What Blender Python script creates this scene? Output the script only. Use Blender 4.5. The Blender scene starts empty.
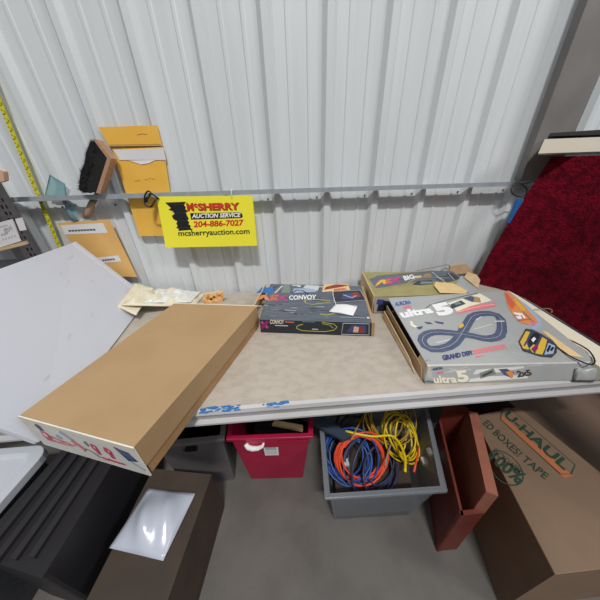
import bpy, bmesh, math, random
from mathutils import Vector, Matrix

# ---------------------------------------------------------------- camera
sc = bpy.context.scene
WY = 1.156            # distance of the corrugated wall
TZ = 0.74             # table height
PIT, ROLL, YAW = .483, -.035, .051
fwd = Vector((math.sin(YAW)*math.cos(PIT), math.cos(YAW)*math.cos(PIT), -math.sin(PIT)))
rt = Vector((math.cos(YAW), -math.sin(YAW), 0)); upv = rt.cross(fwd)
r2 = rt*math.cos(ROLL)+upv*math.sin(ROLL); u2 = -rt*math.sin(ROLL)+upv*math.cos(ROLL)
cam = bpy.data.objects.new('camera', bpy.data.cameras.new('camera'))
sc.collection.objects.link(cam); sc.camera = cam
cam.data.sensor_width = 36; cam.data.lens = 13.5; cam.data.clip_start = .02
M = Matrix((r2, u2, -fwd)).transposed().to_4x4(); M.translation = Vector((0, 0, 1.259))
cam.matrix_world = M

# ---------------------------------------------------------------- world, lamps, exposure
w = bpy.data.worlds.new('hall'); sc.world = w; w.use_nodes = True
wn = w.node_tree; bg = wn.nodes['Background']
wtc = wn.nodes.new('ShaderNodeTexCoord'); wsx = wn.nodes.new('ShaderNodeSeparateXYZ'); wr = wn.nodes.new('ShaderNodeValToRGB')
wn.links.new(wtc.outputs['Generated'], wsx.inputs[0]); wn.links.new(wsx.outputs['Z'], wr.inputs[0]); wn.links.new(wr.outputs[0], bg.inputs[0])
wr.color_ramp.elements[0].position = 0; wr.color_ramp.elements[0].color = (.035, .035, .038, 1)     # made-up gradient, dim low down to darken under the table
wr.color_ramp.elements[1].position = .75; wr.color_ramp.elements[1].color = (.64, .665, .70, 1)       # gradient brightest overhead, added as soft top light
e = wr.color_ramp.elements.new(.25); e.color = (.24, .25, .265, 1)
bg.inputs[1].default_value = .62
def area(name, loc, aim, sx, sy, power, col):
    l = bpy.data.lights.new(name, 'AREA'); l.shape = 'RECTANGLE'; l.size = sx; l.size_y = sy
    l.energy = power; l.color = col
    o = bpy.data.objects.new(name, l); sc.collection.objects.link(o); o.location = loc
    o.rotation_euler = (Vector(aim)-Vector(loc)).to_track_quat('-Z', 'Y').to_euler()
    return o
area('hall_and_fill_lamp', (.25, -2.9, 6.9), (.1, 1, .8), 1.0, .25, 330, (1, .985, .96))
area('hall_and_fill_lamp', (5.5, -2.6, 5.6), (0, .8, .8), 1.6, 1.6, 150, (1, .985, .96))  # unseen fill, added to brighten the faces turned right
vs = sc.view_settings
vs.view_transform = 'Standard'; vs.look = 'None'; vs.gamma = 1; vs.use_curve_mapping = False
vs.exposure = 0.0

# ---------------------------------------------------------------- materials
def s2l(c):
    return tuple(((v/255)/12.92 if v/255 <= .04045 else ((v/255+.055)/1.055)**2.4) for v in c)+(1,)
MATS = {}
def mat(name, rgb, rough=.6, metal=0, spots=None, scale=20, amt=.5, bump=0, bscale=200, alpha=1, trans=0, spec=.5, stretch=None, lo=.42, hi=.62):
    """spots: a second colour mixed in by a noise texture"""
    m = bpy.data.materials.new(name); m.use_nodes = True; nt = m.node_tree
    b = nt.nodes['Principled BSDF']; col = s2l(rgb)
    b.inputs['Base Color'].default_value = col; b.inputs['Roughness'].default_value = rough
    b.inputs['Metallic'].default_value = metal; b.inputs['Specular IOR Level'].default_value = spec
    b.inputs['Alpha'].default_value = alpha; b.inputs['Transmission Weight'].default_value = trans
    tc = nt.nodes.new('ShaderNodeTexCoord'); src = tc.outputs['Object']
    if stretch:
        mp = nt.nodes.new('ShaderNodeMapping'); mp.inputs['Scale'].default_value = stretch
        nt.links.new(src, mp.inputs[0]); src = mp.outputs[0]
    if spots:
        n = nt.nodes.new('ShaderNodeTexNoise'); n.inputs['Scale'].default_value = scale; n.inputs['Detail'].default_value = 6
        nt.links.new(src, n.inputs['Vector'])
        r = nt.nodes.new('ShaderNodeMapRange'); r.inputs[1].default_value = lo; r.inputs[2].default_value = hi; r.inputs[4].default_value = amt
        nt.links.new(n.outputs['Fac'], r.inputs[0])
        x = nt.nodes.new('ShaderNodeMix'); x.data_type = 'RGBA'
        x.inputs[6].default_value = col; x.inputs[7].default_value = s2l(spots)
        nt.links.new(r.outputs[0], x.inputs[0]); nt.links.new(x.outputs[2], b.inputs['Base Color'])
    if bump:
        n = nt.nodes.new('ShaderNodeTexNoise'); n.inputs['Scale'].default_value = bscale; n.inputs['Detail'].default_value = 4
        nt.links.new(src, n.inputs['Vector'])
        bp = nt.nodes.new('ShaderNodeBump'); bp.inputs['Strength'].default_value = bump; bp.inputs['Distance'].default_value = .01
        nt.links.new(n.outputs['Fac'], bp.inputs['Height']); nt.links.new(bp.outputs[0], b.inputs['Normal'])
    MATS[name] = m; return m
mat('wall', (215,220,223), .45, spots=(206,210,212), scale=3, amt=.6, stretch=(6,1,.5))
mat('galv', (168,176,184), .4, metal=.15, spots=(150,157,164), scale=30)
mat('screw', (70,68,66), .5)
mat('table', (184,175,163), .5, spots=(168,158,144), scale=26, amt=.6, bump=.25, bscale=160, stretch=(1,1.6,1))
mat('table_edge', (188,187,188), .5, spots=(172,170,168), scale=14, amt=.5, stretch=(.3,1,1))
mat('steel_dark', (66,68,72), .5, metal=.3, spots=(48,48,52), scale=60)
mat('shade_grey', (122,118,116), .55, spots=(106,102,100), scale=8)  # wall shadow put into a grey, for the plate above the rail
mat('steel_grey', (96,94,96), .55, spots=(78,76,78), scale=50)
mat('floor', (104,100,96), .8, spots=(84,80,77), scale=5, amt=.6, bump=.1, bscale=60)
mat('plain_brown', (104,84,70), .75, spots=(80,64,54), scale=9)
mat('edge_dark', (112,108,104), .6)
mat('panel', (208,212,224), .4, spots=(200,204,216), scale=5, amt=.5, lo=.5, hi=.7)
mat('panel_mark', (178,180,184), .6)
mat('kraft', (172,142,104), .7, spots=(164,133,95), scale=7, amt=.6, bump=.05, bscale=60)
mat('kraft_dark', (168,130,88), .7, spots=(150,114,70), scale=12)
mat('kraft_pale', (214,186,146), .75, spots=(196,164,122), scale=30, bump=.15, bscale=90)
mat('carton', (124,100,80), .75, spots=(112,90,70), scale=9)
mat('white_print', (226,224,216), .5, spots=(206,206,204), scale=25)
mat('white', (235,235,235), .5)
mat('cream', (232,224,200), .55)
mat('pink', (214,70,110), .5)
mat('rose', (226,120,130), .5)
mat('navy', (64,72,122), .5)
mat('blue', (40,112,178), .5)
mat('paleblue', (156,174,200), .5)
mat('slate', (94,102,114), .3, spots=(70,74,86), scale=14, stretch=(1,4,1))
mat('slate_dark', (36,40,52), .35)
mat('greygreen', (120,136,128), .4)
mat('orange', (222,140,82), .45)
mat('orange_red', (206,100,76), .45)
mat('amber', (240,170,60), .45)
mat('magenta', (184,64,126), .45)
mat('magenta_dull', (140,30,96), .45)
mat('yellowgreen', (170,172,70), .45)
mat('olive', (158,150,98), .5, spots=(140,134,84), scale=18)
mat('yellow_art', (218,178,62), .45)
mat('black', (22,22,24), .5)
mat('darkred', (140,50,46), .5)
mat('liftgrey', (168,170,168), .35, spots=(158,162,164), scale=12)
mat('track', (74,84,112), .4, spots=(96,104,126), scale=60)
mat('silver', (200,204,206), .35)
mat('sign_yellow', (244,236,60), .45)
mat('sign_red', (205,52,40), .5)
mat('manila', (240,188,78), .6, spots=(232,176,64), scale=10, amt=.5)
mat('manila_tan', (226,180,110), .6, spots=(214,166,94), scale=9, amt=.5)
mat('clear_film', (225,225,228), .12, spec=.9)
mat('label', (226,224,226), .6)
mat('ink', (70,64,60), .6)
mat('ink_faint', (150,110,50), .7)
mat('tape_yellow', (214,208,50), .45)
mat('bristle', (20,19,19), .8)
mat('wood', (176,142,118), .6, spots=(165,118,88), scale=30, stretch=(1,1,6))
mat('green', (80,110,70), .5)
mat('teal_plastic', (150,190,196), .15, alpha=.55)
mat('teal_edge', (80,140,146), .25)
mat('handle_plastic', (120,156,168), .2, alpha=.75)
mat('rug', (112,12,32), .95, spots=(76,8,24), scale=34, amt=.9, bump=1, bscale=120, spec=.1)
mat('rug_back', (60,40,44), .95)
mat('ivory', (226,218,200), .5, spots=(214,204,186), scale=5)
mat('tote_pink', (172,24,66), .35, spots=(150,20,56), scale=14)
mat('tote_grey', (104,100,102), .45, spots=(90,86,88), scale=9)
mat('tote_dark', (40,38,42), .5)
mat('tote_clear', (150,156,164), .25, alpha=.45)
mat('lid_white', (206,210,218), .4)
mat('cord_orange', (240,84,48), .45)
mat('cord_blue', (40,84,160), .4)
mat('cord_navy', (58,62,96), .45)
mat('cord_yellow', (236,204,30), .4)
mat('cord_ochre', (178,142,40), .45)
mat('cord_black', (18,18,20), .4)
mat('cord_grey', (150,140,125), .5)
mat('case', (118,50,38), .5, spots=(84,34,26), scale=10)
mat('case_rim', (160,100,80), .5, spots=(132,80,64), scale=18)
mat('uh_green', (30,60,44), .6)
mat('uh_orange', (176,106,64), .6)
mat('bag', (222,214,190), .5, spots=(204,194,166), scale=22, bump=.7, bscale=28)
mat('bag_clear', (226,228,222), .15, spots=(205,206,196), scale=30, bump=.8, bscale=40, spec=.8)
mat('card_mix', (224,150,84), .5, spots=(240,220,150), scale=60, amt=.9)
mat('black_box', (44,42,46), .6)
mat('brown_dark', (70,58,48), .7, spots=(56,46,40), scale=12)
mat('blue_grey', (58,70,86), .4)
mat('peach', (216,176,150), .6)
mat('tan_torn', (226,196,142), .8, spots=(210,178,124), scale=40)
mat('plastic_bag', (190,196,210), .25, spec=.7)

# ---------------------------------------------------------------- mesh builder
class MB:
    def __init__(s): s.v = []; s.f = []; s.m = []; s.names = []; s.smooth = []
    def mi(s, n):
        if n not in s.names: s.names.append(n)
        return s.names.index(n)
    def add(s, vs, fs, m, smooth=False):
        o = len(s.v); s.v += [tuple(v) for v in vs]; k = s.mi(m)
        for f in fs: s.f.append([o+i for i in f]); s.m.append(k); s.smooth.append(smooth)
        return s
    def hexa(s, b, t, m, top=None):
        """b, t: four bottom and four top corners, counter-clockwise from above"""
        s.add(list(b)+list(t), [(3,2,1,0),(0,1,5,4),(1,2,6,5),(2,3,7,6),(3,0,4,7)], m)
        s.add(t, [(0,1,2,3)], top or m); return s
    def prism(s, poly, z0, z1, m, top=None):
        n = len(poly); b = [(p[0],p[1],z0) for p in poly]; t = [(p[0],p[1],z1) for p in poly]
        s.add(b+t, [tuple(range(n-1,-1,-1))]+[(i,(i+1)%n,n+(i+1)%n,n+i) for i in range(n)], m)
        s.add(t, [tuple(range(n))], top or m); return s
    def slab(s, pts, d, m, front=None):
        """a polygon in space given a thickness along the vector d (behind it)"""
        n = len(pts); d = Vector(d); a = [Vector(p) for p in pts]; b = [p+d for p in a]
        s.add(a+b, [tuple(range(2*n-1,n-1,-1))]+[(i,n+i,n+(i+1)%n,(i+1)%n) for i in range(n)], m)
        s.add(a, [tuple(range(n))], front or m); return s
    def box(s, x0,y0,z0,x1,y1,z1,m,top=None):
        return s.prism([(x0,y0),(x1,y0),(x1,y1),(x0,y1)], z0, z1, m, top)
    def tube(s, pts, r, m, seg=7, closed=False):
        pts = [Vector(p) for p in pts]; n = len(pts); vs = []; fs = []
        up = Vector((0,0,1)); prev = None
        for i,p in enumerate(pts):
            a = pts[(i-1)%n] if closed or i>0 else p; b = pts[(i+1)%n] if closed or i<n-1 else p
            t = (b-a).normalized()
            if prev is None:
                q = up if abs(t.dot(up))<.9 else Vector((1,0,0)); x = t.cross(q).normalized()
            else:
                x = (prev - t*prev.dot(t)).normalized()
            prev = x; y = t.cross(x)
            rr = r(i/(n-1)) if callable(r) else r
            for k in range(seg):
                g = 2*math.pi*k/seg; vs.append(p+x*math.cos(g)*rr+y*math.sin(g)*rr)
        for i in range(n if closed else n-1):
            j = (i+1)%n
            for k in range(seg):
                l = (k+1)%seg; fs.append((i*seg+k, i*seg+l, j*seg+l, j*seg+k))
        if not closed: fs += [tuple(range(seg-1,-1,-1)), tuple((n-1)*seg+k for k in range(seg))]
        return s.add(vs, fs, m, True)
    def build(s, name, parent=None, bevel=0, seg=2):
        me = bpy.data.meshes.new(name); me.from_pydata(s.v, [], s.f)
        for n in s.names: me.materials.append(MATS[n])
        for p,k,sm in zip(me.polygons, s.m, s.smooth): p.material_index = k; p.use_smooth = sm
        me.update()
        o = bpy.data.objects.new(name, me); sc.collection.objects.link(o)
        if parent:
            o.parent = parent
            if parent.type == 'EMPTY': o.matrix_parent_inverse = Matrix.Translation(-parent.location)
        if bevel:
            b = o.modifiers.new('bevel', 'BEVEL'); b.width = bevel; b.segments = seg; b.limit_method = 'ANGLE'; b.angle_limit = .6
        return o

class Face:
    """a flat (or bilinear) printed surface: origin bottom-left, u right, v up"""
    def __init__(s, mb, q, lift=.0004):
        s.mb = mb; s.q = [Vector(p) for p in q]; s.k = 0; s.lift = lift
        s.n = (s.q[1]-s.q[0]).cross(s.q[3]-s.q[0]).normalized()
        s.W = ((s.q[1]-s.q[0]).length+(s.q[2]-s.q[3]).length)/2; s.H = ((s.q[3]-s.q[0]).length+(s.q[2]-s.q[1]).length)/2
    def at(s, u, v, l=0):
        a,b,c,d = s.q
        return a*(1-u)*(1-v)+b*u*(1-v)+c*u*v+d*(1-u)*v + s.n*l
    def poly(s, pts, m, layer=1):
        s.mb.add([s.at(u,v,s.lift*layer) for u,v in pts], [tuple(range(len(pts)))], m)
    def stroke(s, pts, wd, m, layer=1, closed=False):
        P = [Vector((u*s.W, v*s.H)) for u,v in pts]; n = len(P); vs = []
        for i,p in enumerate(P):
            a = P[(i-1)%n] if closed or i>0 else p; b = P[(i+1)%n] if closed or i<n-1 else p
            t = (b-a).normalized(); nn = Vector((-t.y, t.x))*wd/2
            for q in (p+nn, p-nn): vs.append(s.at(q.x/s.W, q.y/s.H, s.lift*layer))
        s.mb.add(vs, [(2*i, 2*i+1, (2*i+3)%(2*n), (2*i+2)%(2*n)) for i in range(n if closed else n-1)], m)
    def text(s, txt, q, m, layer=2, bold=.0, shear=0, spacing=1):
        """q: where the text's box goes, four (u,v) corners bl, br, tr, tl"""
        cu = bpy.data.curves.new('t', 'FONT'); cu.body = txt; cu.offset = bold; cu.shear = shear; cu.space_character = spacing
        cu.resolution_u = 3
        o = bpy.data.objects.new('t', cu); me = o.to_mesh()
        vs = [v.co.copy() for v in me.vertices]; fs = [tuple(p.vertices) for p in me.polygons]
        o.to_mesh_clear(); bpy.data.objects.remove(o); bpy.data.curves.remove(cu)
        if not vs: return
        x0 = min(v.x for v in vs); x1 = max(v.x for v in vs); y0 = min(v.y for v in vs); y1 = max(v.y for v in vs)
        Q = [Vector(p) for p in q]; out = []
        for v in vs:
            a = (v.x-x0)/(x1-x0); b = (v.y-y0)/(y1-y0)
            p = Q[0]*(1-a)*(1-b)+Q[1]*a*(1-b)+Q[2]*a*b+Q[3]*(1-a)*b
            out.append(s.at(p.x, p.y, s.lift*layer))
        s.mb.add(out, fs, m)

def tag(o, label, cat, group=None):
    o['label'] = label; o['category'] = cat
    if group: o['group'] = group
    return o
def thing(name, loc, label, cat, group=None):
    e = bpy.data.objects.new(name, None); sc.collection.objects.link(e); e.location = loc; e.empty_display_size = .05
    return tag(e, label, cat, group)
def struct(o): o['kind'] = 'structure'; return o
def grid(mb, q, nu, nv, hf, m, thick=.004):
    """closed crumpled sheet over a bilinear quad"""
    q = [Vector(p) for p in q]; top = []; bot = []
    for j in range(nv+1):
        for i in range(nu+1):
            u = i/nu; v = j/nv
            p = q[0]*(1-u)*(1-v)+q[1]*u*(1-v)+q[2]*u*v+q[3]*(1-u)*v
            top.append(p+Vector((0,0,max(thick, hf(u,v))))); bot.append(p)
    N = len(top); fs = []
    for j in range(nv):
        for i in range(nu):
            a = j*(nu+1)+i; fs.append((a, a+1, a+nu+2, a+nu+1)); fs.append((N+a+nu+1, N+a+nu+2, N+a+1, N+a))
    rim = [i for i in range(nu+1)]+[j*(nu+1)+nu for j in range(1,nv+1)]+[nv*(nu+1)+i for i in range(nu-1,-1,-1)]+[j*(nu+1) for j in range(nv-1,0,-1)]
    for k in range(len(rim)):
        a = rim[k]; b = rim[(k+1)%len(rim)]; fs.append((b, a, N+a, N+b))
    return mb.add(top+bot, fs, m, True)
def cr(p, k=5, closed=False):
    """a smooth curve through the points"""
    p = [Vector(v) for v in p]; n = len(p); out = []
    for i in range(n if closed else n-1):
        a = p[(i-1)%n] if closed or i else p[0]; b = p[i]; c = p[(i+1)%n]; d = p[(i+2)%n] if closed or i+2 < n else c
        for j in range(k):
            t = j/k; out.append(.5*((2*b)+(c-a)*t+(2*a-5*b+4*c-d)*t*t+(3*b-a-3*c+d)*t**3))
    if not closed: out.append(p[-1])
    return out
def rnd(a, b): return random.uniform(a, b)
def rrect(x0,y0,x1,y1,r,n=5):
    out = []
    for cx,cy,a0 in ((x1-r,y0+r,-90),(x1-r,y1-r,0),(x0+r,y1-r,90),(x0+r,y0+r,180)):
        for k in range(n+1):
            a = math.radians(a0+90*k/n); out.append((cx+r*math.cos(a), cy+r*math.sin(a)))
    return out
random.seed(4)

# ---------------------------------------------------------------- the hall: wall and floor
mb = MB(); prof = []
x = -.258-16*.229
for k in range(32):
    x0 = -.258+(k-16)*.229
    prof += [(x0-.028, WY), (x0-.012, WY-.019), (x0+.012, WY-.019), (x0+.028, WY)]
    for j in (1,2):
        c = x0+.229*j/3
        prof += [(c-.009, WY), (c-.005, WY-.0028), (c+.005, WY-.0028), (c+.009, WY)]
n = len(prof)
mb.add([(a,b,0) for a,b in prof]+[(a,b,3.6) for a,b in prof], [(i,i+1,n+i+1,n+i) for i in range(n-1)], 'wall')
mb.box(prof[0][0], WY+.002, 0, prof[-1][0], WY+.05, 3.6, 'wall')
wall = struct(mb.build('wall_back'))
sm = MB()
for k in range(-4, 8):
    cx = -.258+k*.229-.045
    sm.add([(cx+.004*math.cos(a*math.pi/3), WY-.004, 1.193+.004*math.sin(a*math.pi/3)) for a in range(6)]+[(cx+.004*math.cos(a*math.pi/3), WY+.001, 1.193+.004*math.sin(a*math.pi/3)) for a in range(6)],
           [(5,4,3,2,1,0)]+[(i,(i+1)%6,6+(i+1)%6,6+i) for i in range(6)], 'screw')
sm.box(.2,WY-.0035,1.065,.2025,WY-.0025,1.066,'screw')
sm.build('wall_screw', wall)
struct(MB().box(-4,-3,-.05,4,1.2,0,'floor').build('floor'))

# ---------------------------------------------------------------- rail along the wall
t = thing('conduit_rail', (0,1.11,1.225), 'thin grey metal pipe running along the white corrugated wall', 'pipe')
ra, rb = Vector((-1.125,1.095,1.231)), Vector((1.175,1.095,1.220))
mb = MB(); up9 = Vector((0,0,.009))
mb.slab([ra-up9, rb-up9, rb+up9, ra+up9], (0,.028,0), 'galv'); mb.build('rail', t, bevel=.004, seg=3)
for k in range(-3, 7):
    cx = -.258+k*.229
    if cx > 1.15: continue
    z = 1.2262-.0048*cx
    MB().box(cx-.009,1.122,z-.006,cx+.009,1.137,z+.006,'galv').build('standoff', t)

# ---------------------------------------------------------------- main table
t = thing('folding_table', (.15,.77,0), 'long beige plastic folding table with racing set boxes on it', 'table')
TX0, TX1, TY0, TY1 = -.785, 1.19, .397, 1.125
mb = MB(); prof = [(TY0+.012,TZ),(TY0+.004,TZ-.004),(TY0,TZ-.014),(TY0+.006,TZ-.026),(TY0+.010,TZ-.042),(TY0-.003,TZ-.044),(TY0-.003,TZ-.05),(TY0+.006,TZ-.052),(TY1,TZ-.052),(TY1,TZ)]
n = len(prof); vs = [(TX0,a,b) for a,b in prof]+[(TX1,a,b) for a,b in prof]
mb.add(vs, [(i,n+i,n+(i+1)%n,(i+1)%n) for i in range(n-1)]+[tuple(range(n)), tuple(range(2*n-1,n-1,-1))], 'table_edge')
mb.add([vs[n-1],vs[0],vs[n],vs[2*n-1]], [(0,1,2,3)], 'table')
f = Face(mb, [(-.3,TY0-.0004,TZ-.014),(.2,TY0-.0004,TZ-.014),(.2,TY0+.0118,TZ+.0003),(-.3,TY0+.0118,TZ+.0003)], .0012)
random.seed(9)
for a,b,k in ((.09,.30,60),(.42,.54,34)):
    for i in range(k):
        u = rnd(a,b); v = rnd(.35,1.0); l = rnd(.012,.04)
        f.poly([(u,v),(u+l,v+rnd(-.1,.1)),(u+l*.9,v+.2),(u+.004,v+.16)], 'blue', 1+i*.05)
mb.build('tabletop', t)
for x in (-.70, .90):
    for y in (.72, 1.05):
        MB().tube([(x,y,.69),(x,y,.0)], .013, 'steel_dark', 10).build('leg', t)
    MB().tube([(x,.72,.3),(x,1.05,.3)], .009, 'steel_dark', 8).build('leg_brace', t)

# ---------------------------------------------------------------- white panel leaning on the left
q = [(-.597,.348,.746),(-.737,1.10,.746),(-.945,1.08,1.052),(-.795,.33,1.056)]
Q = [Vector(p) for p in q]; nrm = (Q[1]-Q[0]).cross(Q[3]-Q[0]).normalized()
if nrm.x < 0: nrm = -nrm
t = thing('foam_board', Q[0], 'large white flat board leaning over the left end of the table', 'board')
mb = MB(); mb.slab([Q[0],Q[1],Q[2],Q[3]], -nrm*.014, 'panel')
ff = Face(mb, [Q[0],Q[1],Q[2],Q[3]])
if ff.n.dot(nrm) < 0: ff.n = -ff.n
random.seed(2)
for i in range(9):
    u = rnd(.15,.85); v = rnd(.2,.9); l = rnd(.01,.03)
    ff.stroke([(u,v),(u+l,v+rnd(-.02,.03)),(u+l*1.4,v+rnd(-.01,.02))], .0012, 'panel_mark')
mb.build('sheet', t, bevel=.004)
e1 = (Q[2]-Q[1]).normalized(); e0 = (Q[1]-Q[0]).normalized()
mb = MB(); a = Q[1]-e0*.022; b = Q[2]-e0*.022
mb.slab([a+nrm*.005, a+e0*.020+nrm*.005, b+e0*.020+nrm*.005, b+nrm*.005], -nrm*.007, 'panel')
mb.build('edge_trim', t, bevel=.002)

# ---------------------------------------------------------------- shelf unit on the left
t = thing('metal_shelf', (-1.3,.9,0), 'dark grey perforated metal shelf unit at the left end of the wall', 'shelf')
MB().prism([(-1.6,.3),(-.815,.36),(-.962,1.09),(-1.6,1.09)], .965, .985, 'steel_dark').build('shelf_board', t)
def post(x, y, z1):
    mb = MB(); mb.box(x-.045,y-.004,0,x+.045,y,z1,'steel_grey'); mb.box(x-.035,y-.035,0,x-.031,y-.004,z1,'steel_grey')
    for i in range(int((z1-.7)/.025)):
        z = .7+i*.025; mb.box(x-.004,y-.0046,z,x+.004,y-.0038,z+.013,'black')
        mb.box(x+.014,y-.0046,z,x+.02,y-.0038,z+.013,'black')
    mb.build('post', t)
post(-1.150, 1.075, 1.315); post(-1.5, .5, 1.3)
MB().box(-1.6,.95,1.2,-1.23,1.07,1.215,'steel_grey').build('shelf_board', t)
q = [Vector(p) for p in [(-1.117,0.93,1.068),(-1.006,0.93,1.093),(-0.99,0.93,1.172),(-1.061,0.93,1.158)]]
t2 = thing('price_sign', q[0], 'white printed paper sign standing on the dark shelf at left', 'sign')
mb = MB(); mb.slab(q, (0,.003,0), 'label'); f = Face(mb, q)
for i,(v,c,a,b) in enumerate(((.78,'ink',.3,.7),(.62,'ink',.45,.9),(.45,'ink',.3,.62),(.25,'ink',.35,.95))):
    for k in range(5):
        u = a+(b-a)*k/5; f.poly([(u,v),(u+.05,v+.01),(u+.06,v+.07),(u+.01,v+.06)], 'panel_mark')
f.text('BX', [(.5,.5),(.86,.56),(.86,.78),(.5,.72)], 'panel_mark')
mb.build('paper', t2)
MB().slab([q[0]+Vector((0,-.004,-.012)),q[1]+Vector((.02,-.004,-.012)),q[1]+Vector((.02,-.004,0)),q[0]+Vector((0,-.004,0))], (0,.008,0), 'kraft_pale').build('holder', t2)
q = [(-1.062,1,1.12),(-1.035,1,1.123),(-1.025,1,1.17),(-1.054,1,1.165)]
mb = MB().slab(q, (0,.002,0), 'label'); tag(mb.build('paper_tag'), 'small cream paper tag hanging beside the shelf post', 'tag')
q = [(-1.094,1.03,1.288),(-1.044,1.03,1.297),(-1.03,1.03,1.329),(-1.062,1.03,1.339)]
tag(MB().slab(q, (0,.02,0), 'peach').build('wooden_block', bevel=.004), 'small pale peach block at the top left of the shelf post', 'block')
tag(MB().box(-1.45,.75,.985,-1.2,.95,1.06,'black_box').build('storage_box', bevel=.004), 'low black box on the dark shelf behind the white panel', 'box')

# ---------------------------------------------------------------- things hung on the wall
a = [Vector(p) for p in [(-1.023,1.133,1.462),(-1.074,1.133,1.008)]]
d = (a[1]-a[0]).normalized(); top = a[0]-d*.28; bot = a[1]+d*.1; sd = Vector((.0085,0,0))
mb = MB(); mb.slab([bot-sd, bot+sd, top+sd, top-sd], (0,.001,0), 'tape_yellow')
f = Face(mb, [bot-sd, bot+sd, top+sd, top-sd]); L = (top-bot).length
for i in range(int(L/.0127)):
    v = i*.0127/L; big = i%2 == 0
    f.poly([(.05,v),(.55 if big else .3,v),(.55 if big else .3,v+.0022/L),(.05,v+.0022/L)], 'black')
    if big: f.text(str((i//2)%99+1), [(.55,v+.003/L),(.9,v+.003/L),(.9,v+.012/L),(.55,v+.012/L)], 'black')
tag(mb.build('measuring_tape'), 'yellow measuring tape hanging straight down the wall at left', 'tape measure')

# brush: wooden back, handle behind the pipe, black bristles towards upper left
A = Vector((-.772,1.092,1.262)); B = Vector((-.672,1.092,1.375)); ax = (B-A).normalized(); sdv = Vector((-ax.z,0,ax.x))
if sdv.x > 0: sdv = -sdv
ax = (Vector((-.664,1.092,1.385))-A).normalized()
t = thing('bench_brush', A, 'black bristled bench brush with wooden back hung behind the pipe', 'brush')
hh = Vector((0,.016,0))
Q1 = [Vector(p) for p in [(-0.772,1.09,1.244),(-0.67,1.09,1.365),(-0.691,1.09,1.419),(-0.705,1.09,1.424)]]
mb = MB(); wq = [Vector(p) for p in [(-0.767,1.075,1.245),(-0.752,1.075,1.242),(-0.66,1.075,1.362),(-0.69,1.075,1.425),(-0.698,1.075,1.421),(-0.674,1.075,1.364)]]
mb.slab(wq, (0,.036,0), 'wood'); mb.build('brush_back', t)
hp = [Vector(p) for p in [(-0.801,1.131,1.244),(-0.825,1.131,1.221),(-0.85,1.131,1.194),(-0.875,1.131,1.166),(-0.889,1.131,1.149)]]
mb = MB(); mb.tube(hp, lambda s: .007+.006*math.sin(min(1,s*1.1)*2.6), 'wood', 10); mb.tube([hp[1],hp[1]*.6+hp[2]*.4], .0125, 'green', 10); mb.build('handle', t)
bq = [Vector(p) for p in [(-0.768,1.075,1.247),(-0.676,1.075,1.364),(-0.697,1.075,1.417),(-0.714,1.075,1.416),(-0.742,1.075,1.385),(-0.769,1.075,1.343),(-0.793,1.075,1.32),(-0.828,1.075,1.261),(-0.813,1.075,1.248)]]
mb = MB(); mb.slab(bq, (0,.034,0), 'bristle')
random.seed(5)
root0, root1 = Vector(bq[0]), Vector(bq[2])
for i in range(1500):
    s = rnd(0,1); k = rnd(0,len(bq)-1); j = int(k)
    pts = bq[2:]; kk = rnd(0,len(pts)-1.001); j = int(kk); e = pts[j].lerp(pts[j+1], kk-j)+Vector((0,rnd(-.004,.038),0))
    c = Vector(bq[0]).lerp(Vector(bq[1]), rnd(0,1)); c.y = e.y; dr = (e-c).normalized()
    dr = (dr+Vector((0,rnd(-.25,.1),rnd(-.2,.2)))).normalized(); tip = e+dr*rnd(.003,.012); r0 = e-dr*.03; sx = Vector((dr.z,0,-dr.x))*.0015; sy = Vector((0,.0012,0))
    mb.add([r0+sx,r0+sy,r0-sx,tip], [(0,1,3),(1,2,3),(2,0,3)], 'bristle')
o = mb.build('bristles', t); o['kind'] = 'stuff'

# clear scraper
t = thing('plastic_scraper', [(-0.948,1.128,1.221)][0], 'clear teal edged plastic scraper tucked behind the pipe beside the brush', 'scraper')
q = [Vector(p) for p in [(-1.017,1.13,1.241),(-0.934,1.13,1.237),(-0.919,1.13,1.282),(-0.958,1.13,1.316)]]
mb = MB(); mb.slab(q, (0,.003,0), 'teal_plastic'); mb.tube([p+Vector((0,.001,0)) for p in q], .0025, 'teal_edge', 6, closed=True); mb.build('blade', t)
q = [(-0.955,1.131,1.237),(-0.95,1.131,1.205),(-0.947,1.131,1.168),(-0.946,1.131,1.134)]
MB().tube(q, lambda s: .006+.006*s, 'handle_plastic', 10).build('handle', t)
tag(MB().slab([(-0.958,1.128,1.14),(-0.933,1.128,1.139),(-0.906,1.128,1.204),(-0.931,1.128,1.205)], (0,.002,0), 'teal_plastic').build('plastic_tab'), 'small clear plastic tab between the scraper and the brush handle', 'tab')

def envelope(name, q, m, label, lips=True):
    t = thing(name, q[0], label, 'envelope', 'envelopes hung on the corrugated wall'); mb = MB(); mb.slab(q, (0,.004,0), m); f = Face(mb, q)
    return t, mb, f
q = [(-0.682,1.127,1.409),(-0.477,1.127,1.406),(-0.476,1.127,1.472),(-0.698,1.127,1.47)]
t, mb, f = envelope('manila_envelope', q, 'manila', 'topmost manila envelope on the wall above the clear pocketed one')
f.stroke([(0.02,.06),(.98,.06)], .002, 'kraft_dark'); f.stroke([(.6,.55),(.7,.6),(.78,.56)], .002, 'ink_faint'); mb.build('envelope_body', t)
q = [(-0.688,1.126,1.057),(-0.517,1.126,1.05),(-0.474,1.126,1.401),(-0.674,1.126,1.399)]
t, mb, f = envelope('manila_envelope', q, 'manila', 'tall manila envelope with white top flap hanging behind the pipe left of the sign')
mb.build('envelope_body', t)
g = MB(); qq = [(-0.659,1.124,1.361),(-0.475,1.124,1.356),(-0.473,1.124,1.397),(-0.669,1.124,1.395)]
g.slab(qq, (0,.0012,0), 'clear_film'); g2 = Face(g, qq)
cf = g.build('clear_flap', t)
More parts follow.
